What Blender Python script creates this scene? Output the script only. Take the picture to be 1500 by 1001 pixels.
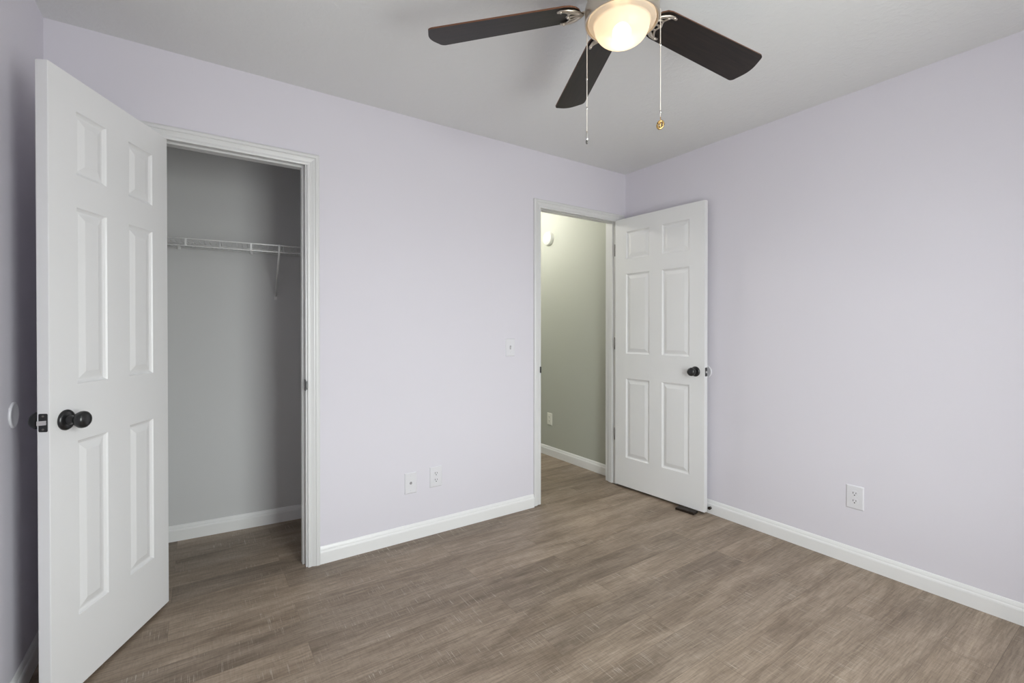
import bpy, bmesh, math, random
from mathutils import Vector, Matrix
random.seed(7)
S = bpy.context.scene
for o in list(bpy.data.objects): bpy.data.objects.remove(o, do_unlink=True)
COL = S.collection
PI = math.pi

# ------------------------------------------------------------------ camera, sky, exposure
cam_d = bpy.data.cameras.new('camera'); cam = bpy.data.objects.new('camera', cam_d); COL.objects.link(cam)
cam_d.sensor_fit = 'HORIZONTAL'; cam_d.sensor_width = 36.0
cam_d.lens = 678.271 / 1500 * 36.0
cam_d.shift_x = 0.0
cam_d.shift_y = -(500.5 - 487.266) / 1500
cam_d.clip_start = 0.05
cam.location = (-2.78488, -2.52547, 1.20668)
cam.rotation_euler = (math.radians(90 - 0.3529), 0, math.radians(-34.0424))
S.camera = cam

W = bpy.data.worlds.new('sky'); S.world = W; W.use_nodes = True
wn = W.node_tree.nodes; bg = wn['Background']
# bright overcast sky above, duller ground below the horizon
SKY = 18.5
wt = W.node_tree; wc = wn.new('ShaderNodeTexCoord'); wsep = wn.new('ShaderNodeSeparateXYZ'); wr = wn.new('ShaderNodeValToRGB')
wmap = wn.new('ShaderNodeMapRange'); wmap.inputs['From Min'].default_value = -1; wmap.inputs['From Max'].default_value = 1
wt.links.new(wc.outputs['Generated'], wsep.inputs[0]); wt.links.new(wsep.outputs['Z'], wmap.inputs['Value']); wt.links.new(wmap.outputs[0], wr.inputs['Fac'])
e = wr.color_ramp.elements
e[0].position = 0.47; e[0].color = (0.60, 0.60, 0.59, 1); e[1].position = 0.53; e[1].color = (0.975, 0.995, 1.0, 1)
wt.links.new(wr.outputs['Color'], bg.inputs['Color'])
bg.inputs['Strength'].default_value = SKY
S.cycles.diffuse_bounces = 10; S.cycles.max_bounces = 14

S.view_settings.view_transform = 'Standard'
S.view_settings.look = 'None'
S.view_settings.gamma = 1
S.view_settings.use_curve_mapping = False
S.view_settings.exposure = 0.0

# window opening in the rear wall (behind the camera): daylight enters here
YR = -2.98                     # room-side face of the rear wall
WX0, WX1, WZ0, WZ1 = -2.25, -1.22, 0.45, 2.06
pd = bpy.data.lights.new('window_portal', 'AREA'); pd.shape = 'RECTANGLE'
pd.size = WX1 - WX0; pd.size_y = WZ1 - WZ0
pd.cycles.is_portal = True
po = bpy.data.objects.new('window_portal', pd); COL.objects.link(po)
po.location = ((WX0 + WX1) / 2, YR - 0.13, (WZ0 + WZ1) / 2)
po.rotation_euler = (math.radians(90), 0, 0)
FAN_BULB = 9.5
HALL_BULB = 400.0

# ------------------------------------------------------------------ room dimensions (metres)
H = 2.425
XL = -3.2845                    # left wall
TW = 0.115                     # partition thickness
CO0, CO1 = -2.942, -2.339      # closet opening (jamb faces)
EO0, EO1 = -0.846, -0.099      # entry opening (jamb faces)
ZH = 2.046                     # head jamb underside
JT = 0.019                     # jamb board thickness
XCR = -1.72                    # closet right end wall
HX = -1.15                     # hall left wall
HY = 3.2                       # hall far end

# ------------------------------------------------------------------ materials
def mat(name, col, rough=0.5, metal=0.0, spec=0.5):
    m = bpy.data.materials.new(name); m.use_nodes = True
    b = m.node_tree.nodes['Principled BSDF']
    b.inputs['Base Color'].default_value = (*col, 1)
    b.inputs['Roughness'].default_value = rough
    b.inputs['Metallic'].default_value = metal
    b.inputs['Specular IOR Level'].default_value = spec
    return m

def add_bump(m, scale, strength, dist=0.002, detail=3.0, rough_var=0.0):
    nt = m.node_tree; b = nt.nodes['Principled BSDF']
    tc = nt.nodes.new('ShaderNodeTexCoord'); nz = nt.nodes.new('ShaderNodeTexNoise')
    nz.inputs['Scale'].default_value = scale; nz.inputs['Detail'].default_value = detail
    bp = nt.nodes.new('ShaderNodeBump'); bp.inputs['Strength'].default_value = strength
    bp.inputs['Distance'].default_value = dist
    nt.links.new(tc.outputs['Object'], nz.inputs['Vector'])
    nt.links.new(nz.outputs['Fac'], bp.inputs['Height'])
    nt.links.new(bp.outputs['Normal'], b.inputs['Normal'])
    return m

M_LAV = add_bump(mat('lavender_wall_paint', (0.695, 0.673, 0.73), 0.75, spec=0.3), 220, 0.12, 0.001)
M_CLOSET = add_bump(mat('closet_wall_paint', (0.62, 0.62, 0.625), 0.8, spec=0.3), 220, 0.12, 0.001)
M_GREEN = add_bump(mat('sage_wall_paint', (0.46, 0.472, 0.418), 0.7, spec=0.3), 220, 0.12, 0.001)
M_TRIM = mat('white_trim_paint', (0.80, 0.80, 0.80), 0.32)
M_CASING = mat('white_casing_paint', (0.68, 0.68, 0.68), 0.34)
M_DOOR = add_bump(mat('white_door_paint', (0.77, 0.77, 0.775), 0.36), 90, 0.05, 0.001)
M_PLATE = mat('white_plastic', (0.715, 0.708, 0.74), 0.35)
M_IVORY = mat('ivory_plastic', (0.80, 0.80, 0.72), 0.4)
M_SLOT = mat('dark_slot', (0.05, 0.05, 0.055), 0.6)
M_BLACK = mat('black_metal', (0.010, 0.010, 0.011), 0.28, 0.0, 0.6)
M_RUBBER = mat('dark_rubber', (0.018, 0.011, 0.007), 0.5, spec=0.3)
M_STEEL = mat('bright_steel', (0.75, 0.74, 0.72), 0.22, 1.0)
M_NICKEL = mat('brushed_nickel', (0.62, 0.56, 0.48), 0.32, 1.0)
M_WIRE = mat('white_coated_wire', (0.74, 0.74, 0.74), 0.4)
M_BRASS = mat('antique_brass', (0.55, 0.36, 0.14), 0.3, 1.0)
M_CHAIN = mat('pale_chain', (0.85, 0.80, 0.74), 0.4, 0.3)
M_BRONZE = mat('bronze_hinge', (0.16, 0.15, 0.14), 0.4, 0.6)

def ceiling_material():
    m = mat('textured_ceiling_paint', (0.74, 0.745, 0.745), 0.9, spec=0.2)
    nt = m.node_tree; b = nt.nodes['Principled BSDF']
    tc = nt.nodes.new('ShaderNodeTexCoord')
    n1 = nt.nodes.new('ShaderNodeTexNoise'); n1.inputs['Scale'].default_value = 30; n1.inputs['Detail'].default_value = 4
    n1.inputs['Roughness'].default_value = 0.6; n1.inputs['Distortion'].default_value = 0.6
    r = nt.nodes.new('ShaderNodeValToRGB'); r.color_ramp.elements[0].position = 0.42; r.color_ramp.elements[1].position = 0.66
    bp = nt.nodes.new('ShaderNodeBump'); bp.inputs['Strength'].default_value = 0.22; bp.inputs['Distance'].default_value = 0.004
    nt.links.new(tc.outputs['Object'], n1.inputs['Vector']); nt.links.new(n1.outputs['Fac'], r.inputs['Fac'])
    nt.links.new(r.outputs['Color'], bp.inputs['Height']); nt.links.new(bp.outputs['Normal'], b.inputs['Normal'])
    return m
M_CEIL = ceiling_material()

def floor_material():
    m = mat('greige_vinyl_plank', (0.2, 0.17, 0.14), 0.42, spec=0.35)
    nt = m.node_tree; N = nt.nodes; L = nt.links; b = N['Principled BSDF']
    tc = N.new('ShaderNodeTexCoord')
    br = N.new('ShaderNodeTexBrick')          # planks run along x (parallel to the closet wall)
    br.offset = 0.37; br.offset_frequency = 2; br.squash = 1.0
    br.inputs['Color1'].default_value = (0, 0, 0, 1); br.inputs['Color2'].default_value = (1, 1, 1, 1)
    br.inputs['Mortar'].default_value = (0.5, 0.5, 0.5, 1)
    br.inputs['Scale'].default_value = 1.0; br.inputs['Mortar Size'].default_value = 0.0009
    br.inputs['Mortar Smooth'].default_value = 0.3
    br.inputs['Bias'].default_value = 0.0
    br.inputs['Brick Width'].default_value = 1.22; br.inputs['Row Height'].default_value = 0.152
    L.new(tc.outputs['Object'], br.inputs['Vector'])
    # every plank its own slice of grain
    sep = N.new('ShaderNodeSeparateXYZ'); L.new(tc.outputs['Object'], sep.inputs[0])
    mul = N.new('ShaderNodeMath'); mul.operation = 'MULTIPLY'; mul.inputs[1].default_value = 17.0
    L.new(br.outputs['Color'], mul.inputs[0])
    comb = N.new('ShaderNodeCombineXYZ')
    L.new(sep.outputs['X'], comb.inputs['X']); L.new(sep.outputs['Y'], comb.inputs['Y']); L.new(mul.outputs[0], comb.inputs['Z'])
    def noise(sx, sy, scale, detail, rough=0.55, dist=0.0, src=comb):
        mp = N.new('ShaderNodeMapping'); mp.inputs['Scale'].default_value = (sx, sy, 1)
        L.new(src.outputs[0], mp.inputs['Vector'])
        n = N.new('ShaderNodeTexNoise'); n.inputs['Scale'].default_value = scale
        n.inputs['Detail'].default_value = detail; n.inputs['Roughness'].default_value = rough
        n.inputs['Distortion'].default_value = dist
        L.new(mp.outputs[0], n.inputs['Vector']); return n
    def ramp(src, p0, p1, c0, c1):
        r = N.new('ShaderNodeValToRGB'); e = r.color_ramp.elements
        e[0].position = p0; e[0].color = (*c0, 1); e[1].position = p1; e[1].color = (*c1, 1)
        L.new(src, r.inputs['Fac']); return r
    def mix(mode, fac, a, bb):
        x = N.new('ShaderNodeMix'); x.data_type = 'RGBA'; x.blend_type = mode
        if isinstance(fac, (int, float)): x.inputs['Factor'].default_value = fac
        else: L.new(fac, x.inputs['Factor'])
        L.new(a, x.inputs['A'])
        if isinstance(bb, tuple): x.inputs['B'].default_value = (*bb, 1)
        else: L.new(bb, x.inputs['B'])
        return x.outputs['Result']
    broad = noise(1.0, 6.0, 1.6, 4, 0.6, 0.6)         # wide cloudy streaks along the board
    base = ramp(broad.outputs['Fac'], 0.32, 0.66, (0.200, 0.152, 0.111), (0.372, 0.299, 0.232))
    tone = ramp(br.outputs['Color'], 0.0, 1.0, (0.86, 0.86, 0.87), (1.12, 1.11, 1.10))
    c = mix('MULTIPLY', 1.0, base.outputs['Color'], tone.outputs['Color'])
    grain = noise(4.5, 75.0, 2.2, 6, 0.7, 0.5)       # fine grain along the board
    gr = ramp(grain.outputs['Fac'], 0.34, 0.64, (0.66, 0.64, 0.62), (1.12, 1.12, 1.12))
    c = mix('MULTIPLY', 1.0, c, gr.outputs['Color'])
    saw = noise(330.0, 9.0, 1.0, 2, 0.5, 0.1)        # pale saw marks across the board
    patch = noise(3.0, 7.0, 1.5, 3)
    sm = ramp(saw.outputs['Fac'], 0.615, 0.69, (0, 0, 0), (1, 1, 1))
    pm = ramp(patch.outputs['Fac'], 0.45, 0.62, (0, 0, 0), (1, 1, 1))
    msk = N.new('ShaderNodeMath'); msk.operation = 'MULTIPLY'
    L.new(sm.outputs['Color'], msk.inputs[0]); L.new(pm.outputs['Color'], msk.inputs[1])
    msk2 = N.new('ShaderNodeMath'); msk2.operation = 'MULTIPLY'; msk2.inputs[1].default_value = 0.75
    L.new(msk.outputs[0], msk2.inputs[0])
    c = mix('MIX', msk2.outputs[0], c, (0.50, 0.44, 0.375))
    chat = noise(150.0, 26.0, 1.0, 3, 0.6)            # darker chatter across the board
    cm = ramp(chat.outputs['Fac'], 0.36, 0.56, (0.84, 0.83, 0.82), (1.03, 1.03, 1.03))
    c = mix('MULTIPLY', 0.55, c, cm.outputs['Color'])
    seam = ramp(br.outputs['Fac'], 0.0, 1.0, (1, 1, 1), (0.72, 0.70, 0.68))
    c = mix('MULTIPLY', 1.0, c, seam.outputs['Color'])
    L.new(c, b.inputs['Base Color'])
    rr = N.new('ShaderNodeMapRange'); rr.inputs['To Min'].default_value = 0.36; rr.inputs['To Max'].default_value = 0.52
    L.new(grain.outputs['Fac'], rr.inputs['Value']); L.new(rr.outputs[0], b.inputs['Roughness'])
    bp = N.new('ShaderNodeBump'); bp.inputs['Strength'].default_value = 0.12; bp.inputs['Distance'].default_value = 0.002
    L.new(grain.outputs['Fac'], bp.inputs['Height']); L.new(bp.outputs['Normal'], b.inputs['Normal'])
    return m
M_FLOOR = floor_material()

def blade_material():
    m = mat('espresso_blade_wood', (0.02, 0.014, 0.011), 0.38, spec=0.3)
    nt = m.node_tree; b = nt.nodes['Principled BSDF']
    tc = nt.nodes.new('ShaderNodeTexCoord'); mp = nt.nodes.new('ShaderNodeMapping'); mp.inputs['Scale'].default_value = (3, 60, 10)
    nz = nt.nodes.new('ShaderNodeTexNoise'); nz.inputs['Scale'].default_value = 2; nz.inputs['Detail'].default_value = 4
    r = nt.nodes.new('ShaderNodeValToRGB'); e = r.color_ramp.elements
    e[0].position = 0.35; e[0].color = (0.008, 0.006, 0.005, 1); e[1].position = 0.7; e[1].color = (0.021, 0.014, 0.011, 1)
    nt.links.new(tc.outputs['Object'], mp.inputs['Vector']); nt.links.new(mp.outputs[0], nz.inputs['Vector'])
    nt.links.new(nz.outputs['Fac'], r.inputs['Fac']); nt.links.new(r.outputs['Color'], b.inputs['Base Color'])
    return m
M_BLADE = blade_material()
M_BLADE_EDGE = mat('blade_edge_veneer', (0.13, 0.05, 0.022), 0.45)

def bowl_material():
    m = bpy.data.materials.new('frosted_bowl_glass'); m.use_nodes = True
    nt = m.node_tree; N = nt.nodes; L = nt.links
    for n in list(N): N.remove(n)
    out = N.new('ShaderNodeOutputMaterial')
    tl = N.new('ShaderNodeBsdfTranslucent'); tl.inputs['Color'].default_value = (0.97, 0.93, 0.86, 1)
    tp = N.new('ShaderNodeBsdfTransparent'); tp.inputs['Color'].default_value = (1, 0.97, 0.92, 1)
    df = N.new('ShaderNodeBsdfDiffuse'); df.inputs['Color'].default_value = (0.9, 0.88, 0.84, 1)
    gl = N.new('ShaderNodeBsdfGlossy'); gl.inputs['Roughness'].default_value = 0.25
    m1 = N.new('ShaderNodeMixShader'); m1.inputs[0].default_value = 0.30
    m2 = N.new('ShaderNodeMixShader'); m2.inputs[0].default_value = 0.22
    m3 = N.new('ShaderNodeMixShader'); m3.inputs[0].default_value = 0.02
    L.new(tl.outputs[0], m1.inputs[1]); L.new(df.outputs[0], m1.inputs[2])
    L.new(m1.outputs[0], m2.inputs[1]); L.new(tp.outputs[0], m2.inputs[2])
    L.new(m2.outputs[0], m3.inputs[1]); L.new(gl.outputs[0], m3.inputs[2])
    L.new(m3.outputs[0], out.inputs['Surface'])
    return m
M_BOWL = bowl_material()

def emit(name, col, strength):
    m = bpy.data.materials.new(name); m.use_nodes = True
    nt = m.node_tree
    for n in list(nt.nodes): nt.nodes.remove(n)
    out = nt.nodes.new('ShaderNodeOutputMaterial'); e = nt.nodes.new('ShaderNodeEmission')
    e.inputs['Color'].default_value = (*col, 1); e.inputs['Strength'].default_value = strength
    nt.links.new(e.outputs[0], out.inputs['Surface']); return m
M_BULB = emit('warm_bulb', (1.0, 0.74, 0.46), FAN_BULB)
M_HBULB = emit('hall_bulb', (1.0, 0.97, 0.90), HALL_BULB)

def pane_material():
    m = bpy.data.materials.new('clear_window_glass'); m.use_nodes = True
    nt = m.node_tree; N = nt.nodes; L = nt.links
    for n in list(N): N.remove(n)
    out = N.new('ShaderNodeOutputMaterial'); tp = N.new('ShaderNodeBsdfTransparent'); tp.inputs['Color'].default_value = (0.95, 0.97, 0.96, 1)
    gl = N.new('ShaderNodeBsdfGlossy'); gl.inputs['Roughness'].default_value = 0.0
    mx = N.new('ShaderNodeMixShader'); mx.inputs[0].default_value = 0.06
    L.new(tp.outputs[0], mx.inputs[1]); L.new(gl.outputs[0], mx.inputs[2]); L.new(mx.outputs[0], out.inputs['Surface'])
    return m
M_PANE = pane_material()

# ------------------------------------------------------------------ mesh builders
class MB:
    def __init__(s): s.bm = bmesh.new()
    def box(s, x0, x1, y0, y1, z0, z1, mi=0, bevel=0.0):
        if bevel:
            t = bmesh.new(); vs = [t.verts.new((x, y, z)) for x in (x0, x1) for y in (y0, y1) for z in (z0, z1)]
            for q in ((0, 1, 3, 2), (4, 6, 7, 5), (0, 4, 5, 1), (2, 3, 7, 6), (0, 2, 6, 4), (1, 5, 7, 3)): t.faces.new([vs[i] for i in q])
            bmesh.ops.recalc_face_normals(t, faces=t.faces)
            bmesh.ops.bevel(t, geom=list(t.edges), offset=bevel, segments=2, profile=0.5, affect='EDGES')
            for f in t.faces: f.material_index = mi
            me = bpy.data.meshes.new('tmp'); t.to_mesh(me); t.free(); s.bm.from_mesh(me); bpy.data.meshes.remove(me)
            return s
        vs = [s.bm.verts.new((x, y, z)) for x in (x0, x1) for y in (y0, y1) for z in (z0, z1)]
        for q in ((0, 1, 3, 2), (4, 6, 7, 5), (0, 4, 5, 1), (2, 3, 7, 6), (0, 2, 6, 4), (1, 5, 7, 3)):
            f = s.bm.faces.new([vs[i] for i in q]); f.material_index = mi
        return s
    def lathe(s, prof, M=None, n=40, mi=0, cap0=False, cap1=False, smooth=True):
        # prof: (r, z) about local z
        M = M or Matrix.Identity(4); rings = []
        for r, z in prof:
            if r < 1e-6: rings.append([s.bm.verts.new(M @ Vector((0, 0, z)))])
            else: rings.append([s.bm.verts.new(M @ Vector((r * math.cos(2 * PI * i / n), r * math.sin(2 * PI * i / n), z))) for i in range(n)])
        for a, b in zip(rings, rings[1:]):
            for i in range(n):
                j = (i + 1) % n
                if len(a) == 1 and len(b) == 1: continue
                if len(a) == 1: q = [a[0], b[i], b[j]]
                elif len(b) == 1: q = [a[i], b[0], a[j]]
                else: q = [a[i], b[i], b[j], a[j]]
                f = s.bm.faces.new(q); f.smooth = smooth; f.material_index = mi
        for cap, ring in ((cap0, rings[0]), (cap1, rings[-1])):
            if cap and len(ring) > 1: s.bm.faces.new(ring).material_index = mi
        return s
    def tube(s, pts, r, n=8, mi=0, closed=False, flat=1.0, up=Vector((0, 0, 1))):
        pts = [Vector(p) for p in pts]; rings = []; m = len(pts)
        for i, p in enumerate(pts):
            if closed: t = pts[(i + 1) % m] - pts[i - 1]
            else: t = pts[min(i + 1, m - 1)] - pts[max(i - 1, 0)]
            t.normalize(); u = up if abs(t.dot(up)) < 0.95 else Vector((1, 0, 0))
            a = t.cross(u).normalized(); b = a.cross(t).normalized()
            rr = r[i] if isinstance(r, (list, tuple)) else r
            rings.append([s.bm.verts.new(p + a * rr * math.cos(2 * PI * k / n) + b * rr * flat * math.sin(2 * PI * k / n)) for k in range(n)])
        pr = list(zip(rings, rings[1:]))
        if closed: pr.append((rings[-1], rings[0]))
        for A, B in pr:
            for k in range(n):
                f = s.bm.faces.new([A[k], A[(k + 1) % n], B[(k + 1) % n], B[k]]); f.smooth = True; f.material_index = mi
        if not closed:
            for R in (rings[0], rings[-1]): s.bm.faces.new(R).material_index = mi
        return s
    def prism(s, outline, h0, h1, fn, mi=0, side_mi=None):
        # outline: 2-D points, extruded from h0 to h1; fn maps (a, b, h) to a point
        A = [s.bm.verts.new(fn(a, b, h0)) for a, b in outline]; B = [s.bm.verts.new(fn(a, b, h1)) for a, b in outline]
        s.bm.faces.new(A).material_index = mi; s.bm.faces.new(B).material_index = mi
        for i in range(len(A)):
            j = (i + 1) % len(A)
            s.bm.faces.new([A[i], A[j], B[j], B[i]]).material_index = mi if side_mi is None else side_mi
        return s
    def sweep(s, profs, close=True):
        # profs: one loop of points per station
        R = [[s.bm.verts.new(p) for p in pr] for pr in profs]
        for A, B in zip(R, R[1:]):
            for k in range(len(A)):
                l = (k + 1) % len(A)
                s.bm.faces.new([A[k], A[l], B[l], B[k]])
        if close: s.bm.faces.new(R[0]); s.bm.faces.new(R[-1])
        return s
    def build(s, name, m, parent=None, bevel=0.0, smooth_angle=None, loc=None):
        bmesh.ops.recalc_face_normals(s.bm, faces=s.bm.faces)
        me = bpy.data.meshes.new(name); s.bm.to_mesh(me); s.bm.free()
        for k in (m if isinstance(m, (list, tuple)) else [m]): me.materials.append(k)
        o = bpy.data.objects.new(name, me); COL.objects.link(o)
        if parent is not None: o.parent = parent
        if loc is not None: o.location = loc
        if bevel:
            b = o.modifiers.new('bevel', 'BEVEL'); b.width = bevel; b.segments = 2; b.limit_method = 'ANGLE'; b.angle_limit = math.radians(50)
        return o

def empty(name, loc=(0, 0, 0), rz=0.0):
    o = bpy.data.objects.new(name, None); COL.objects.link(o); o.location = loc; o.rotation_euler = (0, 0, rz)
    o.empty_display_size = 0.05
    return o
def tag(o, label, cat, group=None):
    o['label'] = label; o['category'] = cat
    if group: o['group'] = group
    return o
def struct(o, label=None, cat=None):
    o['kind'] = 'structure'
    if label: o['label'] = label; o['category'] = cat
    return o

# ------------------------------------------------------------------ shell
def grid_wall(name, axis, a0, a1, t0, t1, holes, mats, pick, z1=H):
    """wall slab: runs a0..a1 along x (axis 'x') or y, thickness t0..t1, holes = (h0, h1, zb, zt)."""
    mb = MB(); xs = sorted({a0, a1, *[h[0] for h in holes], *[h[1] for h in holes]})
    zs = sorted({0.0, z1, *[h[2] for h in holes], *[h[3] for h in holes]})
    for i in range(len(xs) - 1):
        for k in range(len(zs) - 1):
            cx, cz = (xs[i] + xs[i + 1]) / 2, (zs[k] + zs[k + 1]) / 2
            if any(h[0] < cx < h[1] and h[2] < cz < h[3] for h in holes): continue
            if axis == 'x': mb.box(xs[i], xs[i + 1], t0, t1, zs[k], zs[k + 1])
            else: mb.box(t0, t1, xs[i], xs[i + 1], zs[k], zs[k + 1])
    bmesh.ops.remove_doubles(mb.bm, verts=mb.bm.verts, dist=1e-5)
    inner = {}
    for f in mb.bm.faces: inner.setdefault(tuple(sorted(v.index for v in f.verts)), []).append(f)
    mb.bm.verts.index_update(); inner = {}
    for f in mb.bm.faces: inner.setdefault(tuple(sorted(v.index for v in f.verts)), []).append(f)
    bmesh.ops.delete(mb.bm, geom=[f for fs in inner.values() if len(fs) > 1 for f in fs], context='FACES_ONLY')
    bmesh.ops.recalc_face_normals(mb.bm, faces=mb.bm.faces)
    for f in mb.bm.faces: f.material_index = pick(f.normal, f.calc_center_median())
    return struct(mb.build(name, mats))

struct(MB().box(-3.55, 0.25, YR - 0.25, HY + 0.12, -0.06, 0.0).build('floor', M_FLOOR), 'grey brown wood-look vinyl plank floor', 'floor')
struct(MB().box(-3.55, 0.25, YR - 0.25, HY + 0.12, H, H + 0.08).build('ceiling', M_CEIL), 'grey white textured ceiling', 'ceiling')
RJ = JT + 0.004
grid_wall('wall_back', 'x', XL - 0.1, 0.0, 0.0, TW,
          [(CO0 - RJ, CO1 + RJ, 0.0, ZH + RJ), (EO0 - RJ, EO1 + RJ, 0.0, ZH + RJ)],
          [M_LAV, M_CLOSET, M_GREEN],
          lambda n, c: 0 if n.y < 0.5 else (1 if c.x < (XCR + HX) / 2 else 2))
grid_wall('wall_right', 'y', YR - 0.15, HY + 0.1, 0.0, TW, [], [M_LAV], lambda n, c: 0)
bpy.data.objects['wall_right'].data.materials.append(M_GREEN)
# the hall stretch of that wall is sage green: split it at the partition
def split_green():
    me = bpy.data.objects['wall_right'].data; bm = bmesh.new(); bm.from_mesh(me)
    bmesh.ops.bisect_plane(bm, geom=bm.verts[:] + bm.edges[:] + bm.faces[:], plane_co=(0, TW * 0.5, 0), plane_no=(0, 1, 0))
    for f in bm.faces: f.material_index = 1 if f.calc_center_median().y > TW * 0.5 else 0
    bm.to_mesh(me); bm.free()
split_green()
grid_wall('wall_left', 'y', YR - 0.15, 0.0, XL - TW, XL, [], [M_LAV], lambda n, c: 0)
grid_wall('wall_rear', 'x', XL - 0.1, 0.0, YR - TW, YR, [(WX0, WX1, WZ0, WZ1)], [M_LAV], lambda n, c: 0)
# closet: its back wall is not quite parallel with the room wall
CTH = math.atan(-0.0793); CP = Vector((-2.932, 0.740, 0))
def closet(u, off, z):        # u along the closet's back wall, off out from it
    return Vector((CP.x + u * math.cos(CTH) + off * math.sin(CTH), CP.y + u * math.sin(CTH) - off * math.cos(CTH), z))
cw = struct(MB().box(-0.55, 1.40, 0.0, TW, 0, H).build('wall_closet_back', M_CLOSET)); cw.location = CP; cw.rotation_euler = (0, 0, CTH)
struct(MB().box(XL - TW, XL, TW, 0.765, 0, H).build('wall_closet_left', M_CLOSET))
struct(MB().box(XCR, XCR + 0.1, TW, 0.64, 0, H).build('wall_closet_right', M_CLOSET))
struct(MB().box(HX - 0.1, HX, TW, HY, 0, H).build('wall_hall_left', M_GREEN))
struct(MB().box(HX - 0.1, 0.0, HY, HY + 0.1, 0, H).build('wall_hall_end', M_GREEN))

# ------------------------------------------------------------------ baseboards
BB = [(0, 0), (0.0135, 0), (0.0135, 0.058), (0.0120, 0.064), (0.0085, 0.069), (0.0085, 0.073), (0.0065, 0.080), (0.0035, 0.086), (0, 0.088)]
def baseboard(name, segs):
    """segs: (p0, p1, n) on the wall line with n pointing out of the wall."""
    mb = MB()
    for p0, p1, n in segs:
        n = Vector((*n, 0))
        mb.sweep([[Vector((*p, 0)) + n * d + Vector((0, 0, z)) for d, z in BB] for p in (p0, p1)])
    return struct(mb.build(name, M_TRIM))
CW = 0.0575                                        # casing width
baseboard('baseboard_back', [((XL, 0), (CO0 - 0.008 - CW, 0), (0, -1)), ((CO1 + 0.008 + CW, 0), (EO0 - CW, 0), (0, -1))])
baseboard('baseboard_right', [((0, YR), (0, -0.018), (-1, 0))])
baseboard('baseboard_left', [((XL, YR), (XL, -0.0135), (1, 0))])
baseboard('baseboard_rear', [((XL + 0.0135, YR), (-0.0135, YR), (0, 1))])
baseboard('baseboard_hall', [((0, TW), (0, HY), (-1, 0))])
a, b_ = closet(-0.36, 0, 0), closet(1.2, 0, 0)
nn = (math.sin(CTH), -math.cos(CTH))
baseboard('baseboard_closet', [((a.x, a.y), (b_.x, b_.y), nn), ((XL, TW), (XL, 0.74), (1, 0)), ((XCR, TW), (XCR, 0.62), (-1, 0))])

# ------------------------------------------------------------------ door frames
CAS = [(0, 0), (0, 0.009), (0.005, 0.0105), (0.012, 0.0105), (0.0155, 0.0075), (0.021, 0.0085), (0.031, 0.0125), (0.036, 0.0125),
       (0.039, 0.0165), (0.049, 0.0175), (0.054, 0.0155), (CW, 0.012), (CW, 0)]
def casing(name, xl, xr, zt, zb=0.0):
    st = []
    for k in range(4):
        row = []
        for s_, h in CAS:
            x = (xl - s_) if k < 2 else (xr + s_)
            z = zb if k in (0, 3) else zt + s_
            row.append(Vector((x, -h, z)))
        st.append(row)
    return struct(MB().sweep(st).build(name, M_CASING))
def jamb(name, x0, x1, zt, zb=0.0):
    mb = MB(); y0, y1 = -0.0005, TW + 0.001
    mb.box(x0 - JT, x0, y0, y1, zb, zt + JT); mb.box(x1, x1 + JT, y0, y1, zb, zt + JT); mb.box(x0, x1, y0, y1, zt, zt + JT)
    s0, s1, t = 0.038, 0.075, 0.010           # stop
    mb.box(x0, x0 + t, s0, s1, zb, zt - t); mb.box(x1 - t, x1, s0, s1, zb, zt - t); mb.box(x0, x1, s0, s1, zt - t, zt)
    return struct(mb.build(name, M_CASING, bevel=0.0012))
casing('trim_1', CO0 - 0.008, CO1 + 0.008, ZH - 0.008)
j1 = jamb('trim_2', CO0, CO1, ZH - 0.002)
casing('trim_3', EO0, -0.079, ZH - 0.006, 0.008)
j2 = jamb('trim_4', EO0 - 0.004, EO1, ZH + 0.006, 0.004)
def strike(x, sgn, z, parent):
    """black strike plate on a jamb face, its curved lip reaching round the front edge"""
    mb = MB()
    mb.box(min(x, x + sgn * 0.0018), max(x, x + sgn * 0.0018), -0.010, 0.030, z - 0.0285, z + 0.0285)
    mb.box(min(x - sgn * 0.006, x + sgn * 0.0018), max(x - sgn * 0.006, x + sgn * 0.0018), -0.0175, -0.0095, z - 0.021, z + 0.021, 0)
    o = mb.build('strike_plate', M_BLACK, parent, bevel=0.0015); o['label'] = 'black strike plate with a curved lip'
    return o
strike(CO1, -1, 0.925, j1)
strike(EO0 - 0.004, 1, 0.932, j2)

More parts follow.
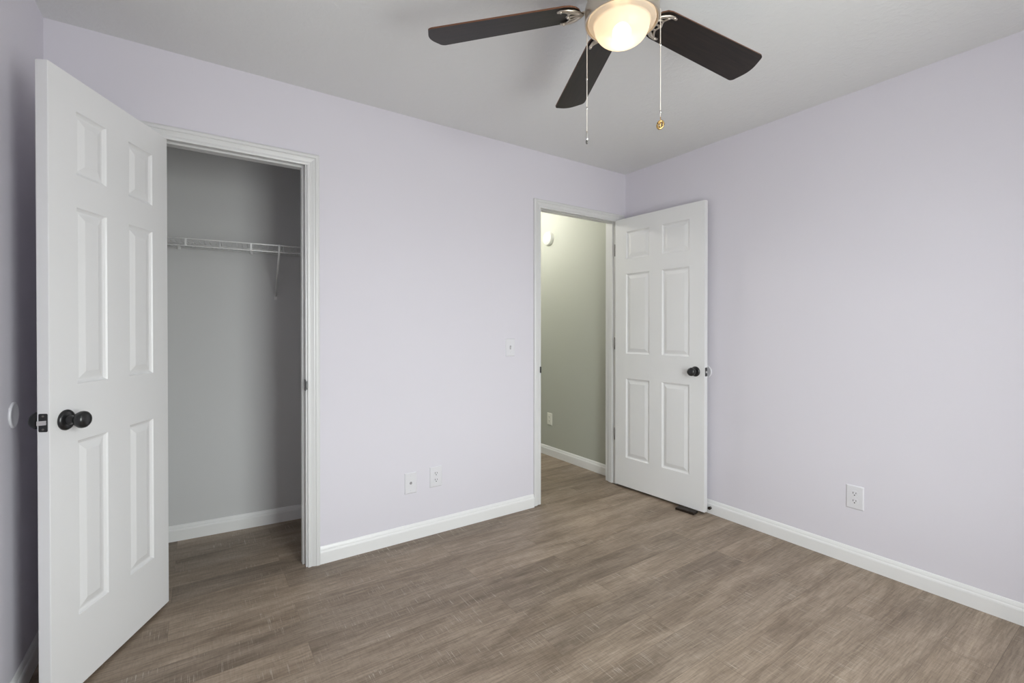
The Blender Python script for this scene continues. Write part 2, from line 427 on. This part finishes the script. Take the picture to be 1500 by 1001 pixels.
# ------------------------------------------------------------------ six-panel doors
def door(name, w, z0, z1, th, body, cols, rows):
    """local x along the door from the hinge, y across its thickness (visible face at y=0, the body to body*th), z up"""
    bm = bmesh.new()
    us = sorted({0.0, w, *[c for p in cols for c in p]}); zs = sorted({z0, z1, *[r for p in rows for r in p]})
    loops = [(0, 0), (0.004, 0.0045), (0.011, 0.0085), (0.016, 0.0085), (0.038, 0.0022), (0.040, 0.0020)]
    for yf, d in ((0.0, body), (body * th, -body)):
        for i in range(len(us) - 1):
            for k in range(len(zs) - 1):
                u0, u1, a0, a1 = us[i], us[i + 1], zs[k], zs[k + 1]
                if (u0, u1) in cols and (a0, a1) in rows:
                    L = []
                    for ins, dep in loops:
                        L.append([bm.verts.new((uu, yf + d * dep, zz)) for uu, zz in
                                  ((u0 + ins, a0 + ins), (u1 - ins, a0 + ins), (u1 - ins, a1 - ins), (u0 + ins, a1 - ins))])
                    for A, B in zip(L, L[1:]):
                        for q in range(4): bm.faces.new([A[q], A[(q + 1) % 4], B[(q + 1) % 4], B[q]])
                    bm.faces.new(L[-1])
                else:
                    bm.faces.new([bm.verts.new(p) for p in ((u0, yf, a0), (u1, yf, a0), (u1, yf, a1), (u0, yf, a1))])
    y0, y1 = 0.0, body * th
    for i in range(len(us) - 1):
        for z in (z0, z1): bm.faces.new([bm.verts.new(p) for p in ((us[i], y0, z), (us[i + 1], y0, z), (us[i + 1], y1, z), (us[i], y1, z))])
    for k in range(len(zs) - 1):
        for u in (0.0, w): bm.faces.new([bm.verts.new(p) for p in ((u, y0, zs[k]), (u, y0, zs[k + 1]), (u, y1, zs[k + 1]), (u, y1, zs[k]))])
    bmesh.ops.remove_doubles(bm, verts=bm.verts, dist=1e-5)
    mb = MB(); mb.bm.free(); mb.bm = bm
    return mb.build(name, M_DOOR, bevel=0.0016)

def knob(parent, u, z, y, sgn, reach=0.066):
    """rosette, neck and ball knob standing out from the door face along sgn*y"""
    Mx = Matrix.Translation((u, y, z)) @ Matrix.Rotation(-sgn * PI / 2, 4, 'X')
    k = reach / 0.066
    p = [(0.0, 0), (0.0330, 0), (0.0335, 0.003), (0.031, 0.007), (0.026, 0.010), (0.018, 0.0115), (0.0165, 0.0115)]
    ro = MB().lathe(p, Mx, 40).build('rosette', M_BLACK, parent)
    p = [(0.0165, 0.010), (0.0155, 0.016), (0.0118, 0.021), (0.0108, 0.026), (0.0125, 0.030), (0.018, 0.033), (0.0235, 0.037),
         (0.0270, 0.044), (0.0278, 0.050), (0.0262, 0.057), (0.0215, 0.0625), (0.014, 0.0655), (0.006, 0.066), (0.0, 0.066)]
    kb = MB().lathe([(r, zz * k) for r, zz in p], Mx, 40).build('door_knob', M_BLACK, parent)
    kb['label'] = 'round black door knob'
    return kb
def latch(parent, u, z, yc, hw):
    """black faceplate with the steel bolt on the door's free edge"""
    mb = MB().prism([(yc + a * (hw - 0.004) + 0.004 * math.cos(t), z + b * 0.0245 + 0.004 * math.sin(t))
                     for a, b, t0 in ((1, 1, 0), (-1, 1, 90), (-1, -1, 180), (1, -1, 270))
                     for t in [math.radians(t0 + 22.5 * i) for i in range(5)]], u - 0.002, u + 0.0012, lambda a, b, h: Vector((h, a, b)))
    fp = mb.build('latch_plate', M_BLACK, parent); fp['label'] = 'black latch plate on the door edge'
    mb = MB()
    for dz in (-0.0205, 0.0205):
        mb.lathe([(0.0034, 0), (0.0032, 0.0008), (0.0022, 0.0011), (0, 0.0011)], Matrix.Translation((u + 0.0012, yc, z + dz)) @ Matrix.Rotation(PI / 2, 4, 'Y'), 14)
    mb.build('screw', M_BRONZE, fp)
    # bolt: half-round nose
    n = 14; pts = [(-hw * 0.72, 0.0)] + [(-hw * 0.72 + 2 * hw * 0.72 * (1 - math.cos(PI / 2 * i / n)), 0.011 * math.sin(PI / 2 * (1 - i / n)) + 0.0004) for i in range(n + 1)]
    mb = MB().prism(pts, z - 0.0068, z + 0.0068, lambda a, b, h: Vector((u + 0.001 + b, yc + a, h)))
    bo = mb.build('latch_bolt', M_STEEL, fp, bevel=0.0012); bo['label'] = 'bright steel latch bolt'
def hinges(parent, zc, y, sx=0.0):
    for z in zc:
        mb = MB()
        mb.lathe([(0, -0.047), (0.0045, -0.046), (0.0055, -0.0445), (0.0055, 0.0445), (0.0045, 0.046), (0, 0.047)], Matrix.Translation((sx, y, z)), 14)
        mb.box(-0.0012, 0.0012, min(y, y * 0.2), max(y, y * 0.2), z - 0.0445, z + 0.0445)
        h = mb.build('hinge', M_BRONZE, parent); h['label'] = 'dark bronze butt hinge'

TH1, TH2 = 0.035, 0.035
W1, W2 = 0.5985, 0.7365
d1 = door('door_1', W1, 0.0126, 2.0414, TH1, -1, [(0.100, 0.2415), (0.3545, 0.490)],
          [(0.2525, 0.8365), (1.0265, 1.6135), (1.7215, 1.9325)])
d1.location = (-2.8989, -0.0008, 0); d1.rotation_euler = (0, 0, math.radians(-116.979))
struct(d1, 'white six-panel closet door standing open at the left', 'door')
knob(d1, 0.538, 0.915, 0.0, 1); knob(d1, 0.538, 0.915, -TH1, -1, 0.060)
latch(d1, W1, 0.9175, -TH1 / 2, 0.0125)
hinges(d1, (0.26, 1.03, 1.82), -TH1 - 0.004, -0.004)

d2 = door('door_2', W2, 0.0173, 2.0478, TH2, 1, [(0.104, 0.311), (0.4165, 0.6275)],
          [(0.238, 0.8385), (1.0255, 1.6275), (1.738, 1.944)])
d2.location = (-0.1195, -0.0050, 0); d2.rotation_euler = (0, 0, math.radians(-86.3686))
struct(d2, 'white six-panel entry door standing open against the right wall', 'door')
knob(d2, 0.672, 0.931, 0.0, -1); knob(d2, 0.672, 0.931, TH2, 1, 0.024)
latch(d2, W2, 0.931, TH2 / 2, 0.0125)
hinges(d2, (0.40, 1.10, 1.82), TH2 * 0.10, -0.0045)

# ------------------------------------------------------------------ rear window (behind the camera)
def window():
    mb = MB(); y0, y1 = YR - TW, YR + 0.018; c = 0.06
    for x0, x1, z0, z1 in ((WX0 - c, WX0, WZ0 - c, WZ1 + c), (WX1, WX1 + c, WZ0 - c, WZ1 + c), (WX0, WX1, WZ1, WZ1 + c), (WX0, WX1, WZ0 - c, WZ0)):
        mb.box(x0, x1, YR, y1, z0, z1)
    w = struct(mb.build('window_1', M_TRIM, bevel=0.002), 'white framed window behind the camera', 'window')
    zm = (WZ0 + WZ1) / 2
    for z0, z1, yy in ((WZ0, zm + 0.018, YR - 0.05), (zm - 0.018, WZ1, YR - 0.08)):
        m = MB(); f = 0.035
        m.box(WX0, WX0 + f, yy - 0.012, yy + 0.012, z0, z1); m.box(WX1 - f, WX1, yy - 0.012, yy + 0.012, z0, z1)
        m.box(WX0 + f, WX1 - f, yy - 0.012, yy + 0.012, z0, z0 + f); m.box(WX0 + f, WX1 - f, yy - 0.012, yy + 0.012, z1 - f, z1)
        sa = m.build('window_sash', M_TRIM, w)
        MB().box(WX0 + f, WX1 - f, yy - 0.002, yy + 0.002, z0 + f, z1 - f).build('window_pane', M_PANE, sa)
    MB().box(WX0 - 0.08, WX1 + 0.08, YR + 0.018, YR + 0.06, WZ0 - 0.02, WZ0).build('window_sill', M_TRIM, w, bevel=0.003)
window()

# ------------------------------------------------------------------ wire shelf in the closet
def wire_shelf():
    root = empty('wire_shelf', CP, CTH)
    tag(root, 'white wire shelf with a diagonal brace on the closet back wall', 'shelf')
    u0, u1 = -0.355, 1.195; D = 0.305; zt, zb = 1.683, 1.645       # local x along wall, -y out of it
    y = -D
    mb = MB(); mb.tube([(u0, y, zt), (u1, y, zt)], 0.0036, 10); mb.build('top_rail', M_WIRE, root)
    mb = MB(); mb.tube([(u0, y - 0.002, zb), (u1, y - 0.002, zb)], 0.0036, 10); mb.build('lip_rail', M_WIRE, root)
    mb = MB(); mb.tube([(u0, -0.012, zt - 0.006), (u1, -0.012, zt - 0.006)], 0.003, 8)
    mb.tube([(u0, -0.155, zt - 0.007), (u1, -0.155, zt - 0.007)], 0.003, 8); mb.build('back_rail', M_WIRE, root)
    mb = MB(); n = int((u1 - u0) / 0.0255)
    for i in range(n + 1):                                    # deck wires, front lip to wall
        u = u0 + 0.01 + i * 0.0255
        mb.tube([(u, -0.006, zt - 0.001), (u, y, zt - 0.001), (u, y - 0.003, zt - 0.010), (u, y - 0.003, zb)] if i % 12 == 0
                else [(u, -0.006, zt - 0.001), (u, y, zt - 0.001)], 0.0014, 5)
    mb.build('wire_deck', M_WIRE, root)
    u = 0.115 - 0.297
    while u < u1:
        MB().box(u - 0.0045, u + 0.0045, y - 0.0055, y + 0.003, zb, zt).build('lip_clip', M_WIRE, root, bevel=0.001); u += 0.297
    for ub in (0.545,):
        m = MB()                                              # flat channel brace with a hook and a wall foot
        m.tube([(ub + 0.006, y - 0.004, zt + 0.002), (ub + 0.006, y - 0.007, zb + 0.01), (ub + 0.005, y + 0.004, zb - 0.012), (ub, -0.016, 1.425)], 0.0068, 8, flat=0.85, up=Vector((1, 0, 0)))
        m.tube([(ub, -0.016, 1.425), (ub, -0.003, 1.418)], 0.0068, 8, flat=0.85, up=Vector((1, 0, 0)))
        br = m.build('brace', M_WIRE, root)
        MB().box(ub - 0.008, ub + 0.008, -0.004, -0.0005, 1.392, 1.426).build('brace_foot', M_WIRE, br, bevel=0.001)
    for i in range(5):
        ub = u0 + 0.05 + i * 0.36
        MB().box(ub - 0.008, ub + 0.008, -0.016, -0.0005, zt - 0.02, zt + 0.006).build('wall_clip', M_WIRE, root, bevel=0.002)
    return root
wire_shelf()

# ------------------------------------------------------------------ wall plates (built facing -y, then turned)
def plate_mesh(w=0.078, h=0.120, t=0.006):
    mb = MB(); loops = [(0, 0), (0, 0.0022), (0.0045, t)]
    R = [[mb.bm.verts.new((sx * (w / 2 - i), -y, sz * (h / 2 - i))) for sx, sz in ((-1, -1), (1, -1), (1, 1), (-1, 1))] for i, y in loops]
    for A, B in zip(R, R[1:]):
        for q in range(4): mb.bm.faces.new([A[q], A[(q + 1) % 4], B[(q + 1) % 4], B[q]])
    mb.bm.faces.new(R[-1]); mb.bm.faces.new(R[0])
    return mb
def screw(parent, z, m, y=-0.006):
    MB().lathe([(0.0033, 0), (0.003, 0.0008), (0, 0.0010)], Matrix.Translation((0, y, z)) @ Matrix.Rotation(PI / 2, 4, 'X'), 14).build('screw', m, parent)
def receptacle_bm(cz):
    mb = MB(); out = []
    for i in range(32):
        t = 2 * PI * i / 32; x, z = 0.0172 * math.cos(t), 0.0172 * math.sin(t)
        out.append((x, max(-0.0142, min(0.0142, z)) + cz))
    ded = []
    for p in out:
        if not ded or (abs(p[0] - ded[-1][0]) + abs(p[1] - ded[-1][1])) > 1e-5: ded.append(p)
    mb.prism(ded, -0.005, -0.0078, lambda a, b, h: Vector((a, h, b)), 0)
    for dx, hh in ((-0.0064, 0.0046), (0.0064, 0.0038)):
        mb.box(dx - 0.0013, dx + 0.0013, -0.0081, -0.0077, cz + 0.0035 - hh, cz + 0.0035 + hh, 1)
    mb.lathe([(0.0029, 0.0077), (0.0029, 0.0081), (0, 0.0081)], Matrix.Translation((0, 0, cz - 0.0075)) @ Matrix.Rotation(PI / 2, 4, 'X'), 14, mi=1)
    return mb
def outlet(loc, rz, label, m=M_PLATE, w=0.078, h=0.120):
    root = empty('wall_outlet', loc, rz); tag(root, label, 'outlet', 'duplex wall outlets')
    plate_mesh(w, h).build('cover_plate', m, root)
    for cz in (0.0195, -0.0195): receptacle_bm(cz).build('receptacle', [m, M_SLOT], root)
    screw(root, 0, m)
    return root
outlet((-1.625, 0, 0.3355), 0, 'white outlet low on the wall between the doorways, right of the cable jack plate')
outlet((0, -1.547, 0.3465), math.radians(-90), 'white outlet low on the long right wall')
outlet((0, 0.948, 0.350), math.radians(-90), 'ivory outlet on the green hall wall seen through the doorway', M_IVORY, 0.072, 0.115)

sw = empty('light_switch', (-1.095, 0, 1.090)); tag(sw, 'white toggle light switch left of the entry doorway', 'switch')
plate_mesh(0.073, 0.116).build('cover_plate', M_PLATE, sw)
MB().box(-0.0055, 0.0055, -0.0066, -0.0055, -0.0125, 0.0125).build('toggle_slot', mat('plate_grey_slot', (0.42, 0.41, 0.43), 0.5), sw)
tg = MB().prism([(-0.0055, -0.005), (-0.0145, 0.0085), (-0.0165, 0.0055), (-0.0065, -0.0075)], -0.0042, 0.0042, lambda a, b, h: Vector((h, a, b))).build('toggle', M_PLATE, sw, bevel=0.0008)
for z in (0.030, -0.030): screw(sw, z, M_PLATE)

cp = empty('cable_plate', (-1.782, 0, 0.326)); tag(cp, 'white cable jack plate low on the wall between the doorways, left of an outlet', 'wall plate')
plate_mesh(0.073, 0.120).build('cover_plate', M_PLATE, cp)
jk = MB(); jk.lathe([(0.0075, 0.005), (0.0075, 0.0075), (0.005, 0.0078), (0.005, 0.0115), (0.0025, 0.0117), (0.0025, 0.009), (0, 0.009)],
                    Matrix.Rotation(PI / 2, 4, 'X'), 18); jk.build('cable_jack', mat('dull_jack_metal', (0.45, 0.44, 0.45), 0.35, 0.8), cp)
for z in (0.042, -0.042): screw(cp, z, M_PLATE)

# round door-knob bumpers on the walls
def bumper(loc, sx, label, r=0.043, t=0.0065):
    Mx = Matrix.Rotation(sx * PI / 2, 4, 'Y')
    o = MB().lathe([(0, 0), (r, 0), (r, t * 0.55), (r - 0.002, t * 0.9), (r - 0.004, t), (r - 0.008, t), (r - 0.011, t * 0.62), (0, t * 0.62)], Mx, 48).build('wall_bumper', M_PLATE)
    o.location = loc; tag(o, label, 'wall bumper', 'door knob wall bumpers'); return o
bumper((XL, -0.390, 0.931), 1, 'white round bumper disc on the left wall behind the closet door')
bumper((0, -0.702, 0.929), -1, 'white round bumper disc on the right wall behind the entry door')

# smoke detector in the hall
sd = empty('smoke_detector', (0, 0.957, 2.077), math.radians(-90)); tag(sd, 'white round smoke detector high on the green hall wall', 'smoke detector')
Mx = Matrix.Rotation(PI / 2, 4, 'X')
M_SD = mat('smoke_detector_plastic', (0.82, 0.82, 0.78), 0.4)
MB().lathe([(0, 0), (0.067, 0), (0.068, 0.004), (0.066, 0.010), (0.063, 0.012)], Mx, 48).build('mounting_base', M_SD, sd)
MB().lathe([(0.062, 0.010), (0.0625, 0.022), (0.060, 0.030), (0.050, 0.036), (0.045, 0.036), (0.043, 0.040), (0.030, 0.043), (0.0, 0.044)], Mx, 48).build('detector_body', M_SD, sd)
MB().lathe([(0.009, 0.042), (0.009, 0.0455), (0.007, 0.0465), (0, 0.0465)], Mx, 24).build('test_button', M_SD, sd)

# rubber wedge under the entry door, and the spring stop on the baseboard behind it
c_, s__ = Vector((-0.098, -0.560, 0)), Vector((-0.083, -0.700, 0))
ux = (s__ - c_).normalized(); uy = Vector((ux.y, -ux.x, 0))
wd = empty('door_wedge', (-0.111, -0.635, 0), math.atan2(ux.y, ux.x))
tag(wd, 'dark brown rubber wedge under the foot of the entry door', 'door stop')
mb = MB(); mb.prism([(-0.068, 0.0), (0.062, 0.0), (0.062, 0.0162), (0.052, 0.0162), (-0.066, 0.0145)], -0.026, 0.026, lambda a, b, h: Vector((a, h, b)))
mb.build('wedge_body', M_RUBBER, wd, bevel=0.002)
mb = MB().lathe([(0.0055, -0.0265), (0.0055, 0.0265)], Matrix.Translation((0.0615, 0, 0.0080)) @ Matrix.Rotation(PI / 2, 4, 'X'), 14, cap0=True, cap1=True)
mb.build('rounded_heel', M_RUBBER, wd)

sp = empty('spring_door_stop', (-0.0135, -0.748, 0.040)); tag(sp, 'small black tipped stop on the right baseboard behind the entry door', 'door stop')
Mx = Matrix.Rotation(-PI / 2, 4, 'Y')
MB().lathe([(0.0085, 0), (0.0085, 0.003), (0.005, 0.005), (0.0038, 0.006), (0.0038, 0.010), (0, 0.010)], Mx, 20).build('mounting_cup', M_BRONZE, sp)
MB().lathe([(0.0038, 0.009), (0.0095, 0.010), (0.0105, 0.016), (0.0085, 0.021), (0, 0.023)], Mx, 20).build('rubber_tip', M_RUBBER, sp)

# ------------------------------------------------------------------ ceiling fan
def ceiling_fan():
    fx, fy = -1.688, -1.514
    root = empty('ceiling_fan', (fx, fy, H)); tag(root, 'brushed nickel ceiling fan with dark wood blades and lit frosted bowl', 'ceiling fan')
    Z = lambda z: z - H
    MB().lathe([(r, Z(z)) for r, z in ((0, H), (0.088, H), (0.092, 2.417), (0.092, 2.385), (0.100, 2.372), (0.118, 2.36), (0.122, 2.345),
               (0.122, 2.295), (0.118, 2.28), (0.108, 2.272), (0.06, 2.27), (0, 2.27))], None, 64).build('motor_housing', M_NICKEL, root)
    MB().lathe([(r, Z(z)) for r, z in ((0, 2.270), (0.075, 2.270), (0.078, 2.262), (0.078, 2.238), (0.070, 2.232), (0, 2.232))], None, 48).build('blade_flange', M_NICKEL, root)
    pan = MB().lathe([(r, Z(z)) for r, z in ((0, 2.236), (0.066, 2.236), (0.074, 2.232), (0.100, 2.228), (0.110, 2.222), (0.114, 2.210), (0.114, 2.169), (0.1125, 2.165),
               (0.110, 2.165), (0.109, 2.169), (0.1085, 2.186), (0.097, 2.188), (0.0, 2.190))], None, 64).build('light_pan', M_NICKEL, root)
    pan['label'] = 'brushed nickel pan of the light'
    # bowl: rolled rim held in the pan, then the dome
    prof = [(0.103, 2.176), (0.1045, 2.169), (0.102, 2.1635), (0.090, 2.1625), (0.0855, 2.159)]
    for i in range(1, 19):
        t = PI / 2 * i / 18; prof.append((0.0850 * math.cos(t) ** 0.72 if i < 18 else 0.0, 2.159 - 0.060 * math.sin(t)))
    bowl = MB().lathe([(r, Z(z)) for r, z in prof], None, 64).build('glass_bowl', M_BOWL, root); bowl['label'] = 'frosted white glass bowl glowing warm'
    n = 12; bz = 2.134
    bulb = MB().lathe([(0.029 * math.sin(PI * i / n), Z(bz) - 0.029 * math.cos(PI * i / n)) for i in range(n + 1)], None, 24).build('light_bulb', M_BULB, root)
    MB().lathe([(0.013, Z(bz) + 0.026), (0.013, Z(2.188))], None, 20).build('lamp_socket', M_PLATE, bulb)
    # blades
    w0, w1 = 0.102, 0.136
    angs = [-4.242, 63.969, 133.225, 204.5, 276.0]; tilts = [-0.222, -0.212, -0.195, -0.21, -0.21]; drops = [-0.021, -0.014, -0.014, -0.016, -0.016]
    for ang, tilt, drop, R_ in zip(angs, tilts, drops, (0.652, 0.643, 0.639, 0.641, 0.641)):
        r0 = 0.127
        def hw(r): return (w0 + (w1 - w0) * r / R_) / 2
        out = []
        # root end rounded, tip end gently bowed with rounded corners
        for i in range(9):
            t = PI / 2 + PI * i / 8; out.append((r0 + 0.045 + 0.045 * math.cos(t), hw(r0 + 0.04) * math.sin(t)))
        rt = R_ - 0.014; cr = 0.020
        for i in range(7):
            t = -PI / 2 + (PI / 2 - 0.2) * i / 6; out.append((rt - cr + cr * math.cos(t), -(hw(rt) - cr) + cr * math.sin(t)))
        for i in range(1, 8):
            v = -1 + 2 * i / 8; y = (hw(rt) - cr) * v; out.append((rt + 0.014 * (1 - v * v), y))
        for i in range(7):
            t = 0.2 + (PI / 2 - 0.2) * i / 6; out.append((rt - cr + cr * math.cos(t), (hw(rt) - cr) + cr * math.sin(t)))
        ct, st = math.cos(tilt), math.sin(tilt)
        def fn(a, b, h): return Vector((a, b * ct - h * st, b * st + h * ct + drop * a / R_))
        bl = MB().prism(out, -0.0025, 0.0025, fn, 0, 1).build('fan_blade', [M_BLADE, M_BLADE_EDGE], root)
        bl.location = (0, 0, Z(2.220)); bl.rotation_euler = (0, 0, math.radians(ang)); bl['label'] = 'dark espresso wood blade'
        # blade iron: neck, two sweeping prongs, scalloped cross piece and a middle prong
        zb = -0.0075
        def P(a, b, h=zb): return fn(a, b, h)
        m = MB()
        m.tube([Vector((0.070, 0, 0.018)), Vector((0.090, 0, 0.014)), P(0.108, 0, -0.003), P(0.128, 0, -0.006)], [0.011, 0.010, 0.009, 0.0085], 10, flat=0.45)
        for sg in (1, -1):
            m.tube([P(0.122, 0), P(0.133, sg * 0.016), P(0.148, sg * 0.031), P(0.166, sg * 0.041), P(0.186, sg * 0.044), P(0.198, sg * 0.042)],
                   [0.0065, 0.007, 0.0072, 0.007, 0.0062, 0.0045], 8, flat=0.6)
            m.tube([P(0.128, sg * 0.002), P(0.142, sg * 0.012), P(0.156, sg * 0.019), P(0.165, sg * 0.017)], [0.0045, 0.004, 0.004, 0.0035], 8, flat=0.6)
            m.tube([P(0.180, sg * 0.042), P(0.170, sg * 0.031), P(0.163, sg * 0.021), P(0.165, sg * 0.010), P(0.172, 0)], 0.0038, 8, flat=0.6)
        m.tube([P(0.125, 0), P(0.150, 0), P(0.172, 0)], [0.005, 0.0042, 0.004], 8, flat=0.6)
        iron = m.build('blade_iron', M_NICKEL, bl); iron['label'] = 'nickel openwork blade arm'
        for q in ((0.186, 0.044), (0.186, -0.044), (0.168, 0)):
            c = P(*q, -0.0115)
            MB().lathe([(0.0, -0.0015), (0.0035, -0.001), (0.004, 0.002)], Matrix.Translation(c), 12).build('screw', M_NICKEL, iron)
    # pull chains on opposite sides of the pan
    rx, ry = math.cos(math.radians(34.045)), -math.sin(math.radians(34.045))
    for px, py, zt, ze, conn, kind in ((-1.740 - fx, -1.413 - fy, 2.176, 1.851, (2.020, 1.925), 'fob'), (-1.622 - fx, -1.609 - fy, 2.180, 1.853, (2.072, 1.868), 'charm')):
        m = MB(); m.tube([(px, py, Z(zt)), (px, py, Z(ze))], 0.0011, 8)
        nb = int((zt - ze) / 0.0042)
        for i in range(nb):
            m.lathe([(0, -0.0017), (0.0012, -0.0012), (0.0017, 0), (0.0012, 0.0012), (0, 0.0017)], Matrix.Translation((px, py, Z(zt) - i * 0.0042)), 7)
        ch = m.build('pull_chain', M_CHAIN, root)
        for z in conn:
            q = MB(); q.lathe([(0, -0.005), (0.0024, -0.004), (0.0028, 0), (0.0024, 0.004), (0, 0.005)], Matrix.Translation((px, py, Z(z))), 10)
            q.build('chain_connector', M_STEEL, ch)
        ez = Z(ze)
        if kind == 'fob':
            f_ = MB().lathe([(0, 0), (0.0022, -0.001), (0.003, -0.008), (0.0042, -0.016), (0.0046, -0.023), (0.0040, -0.028), (0.0030, -0.030)], Matrix.Translation((px, py, ez)), 16).build('chain_fob', M_STEEL, ch)
            f_['label'] = 'slim chrome drop at the end of the chain'
            t = MB().lathe([(0.0030, -0.029), (0.0040, -0.033), (0.0036, -0.039), (0.0015, -0.042), (0, -0.042)], Matrix.Translation((px, py, ez)), 16).build('dark_tip', M_BRONZE, ch)
        else:
            q = MB()
            q.tube([(px + rx * 0.0005, py + ry * 0.0005, ez), (px, py, ez - 0.012)], 0.0013, 6)
            pts = [(px + rx * (0.0085 * math.cos(t) + 0.0025 * math.sin(t)), py + ry * (0.0085 * math.cos(t) + 0.0025 * math.sin(t)), ez - 0.024 + 0.0115 * math.sin(t)) for t in [2 * PI * i / 24 for i in range(24)]]
            q.tube(pts, 0.0036, 8, closed=True)
            q.tube([(px - rx * 0.002, py - ry * 0.002, ez - 0.014), (px + rx * 0.001, py + ry * 0.001, ez - 0.024), (px - rx * 0.003, py - ry * 0.003, ez - 0.033)], 0.0034, 8)
            g = q.build('chain_charm', M_BRASS, ch); g['label'] = 'small brass charm at the end of the chain'
    return root
ceiling_fan()

# ------------------------------------------------------------------ hall ceiling lamp (out of view, lights the green wall; second added as fill)
for hx, hy, lab in ((-0.62, 1.05, 'flush ceiling lamp nearest the doorway in the green hall'), (-0.62, 2.45, 'added fill lamp, unseen, on the ceiling at the far end of the green hall')):
    hl = empty('hall_ceiling_lamp', (hx, hy, H)); tag(hl, lab, 'lamp', 'hall ceiling lamps')
    MB().lathe([(0, 0), (0.075, 0), (0.078, -0.01), (0.070, -0.022), (0, -0.022)], None, 40).build('lamp_base', M_NICKEL, hl)
    n = 12
    MB().lathe([(0.04 * math.sin(PI * i / n), -0.065 - 0.04 * math.cos(PI * i / n)) for i in range(n + 1)], None, 24).build('light_bulb', M_HBULB, hl)
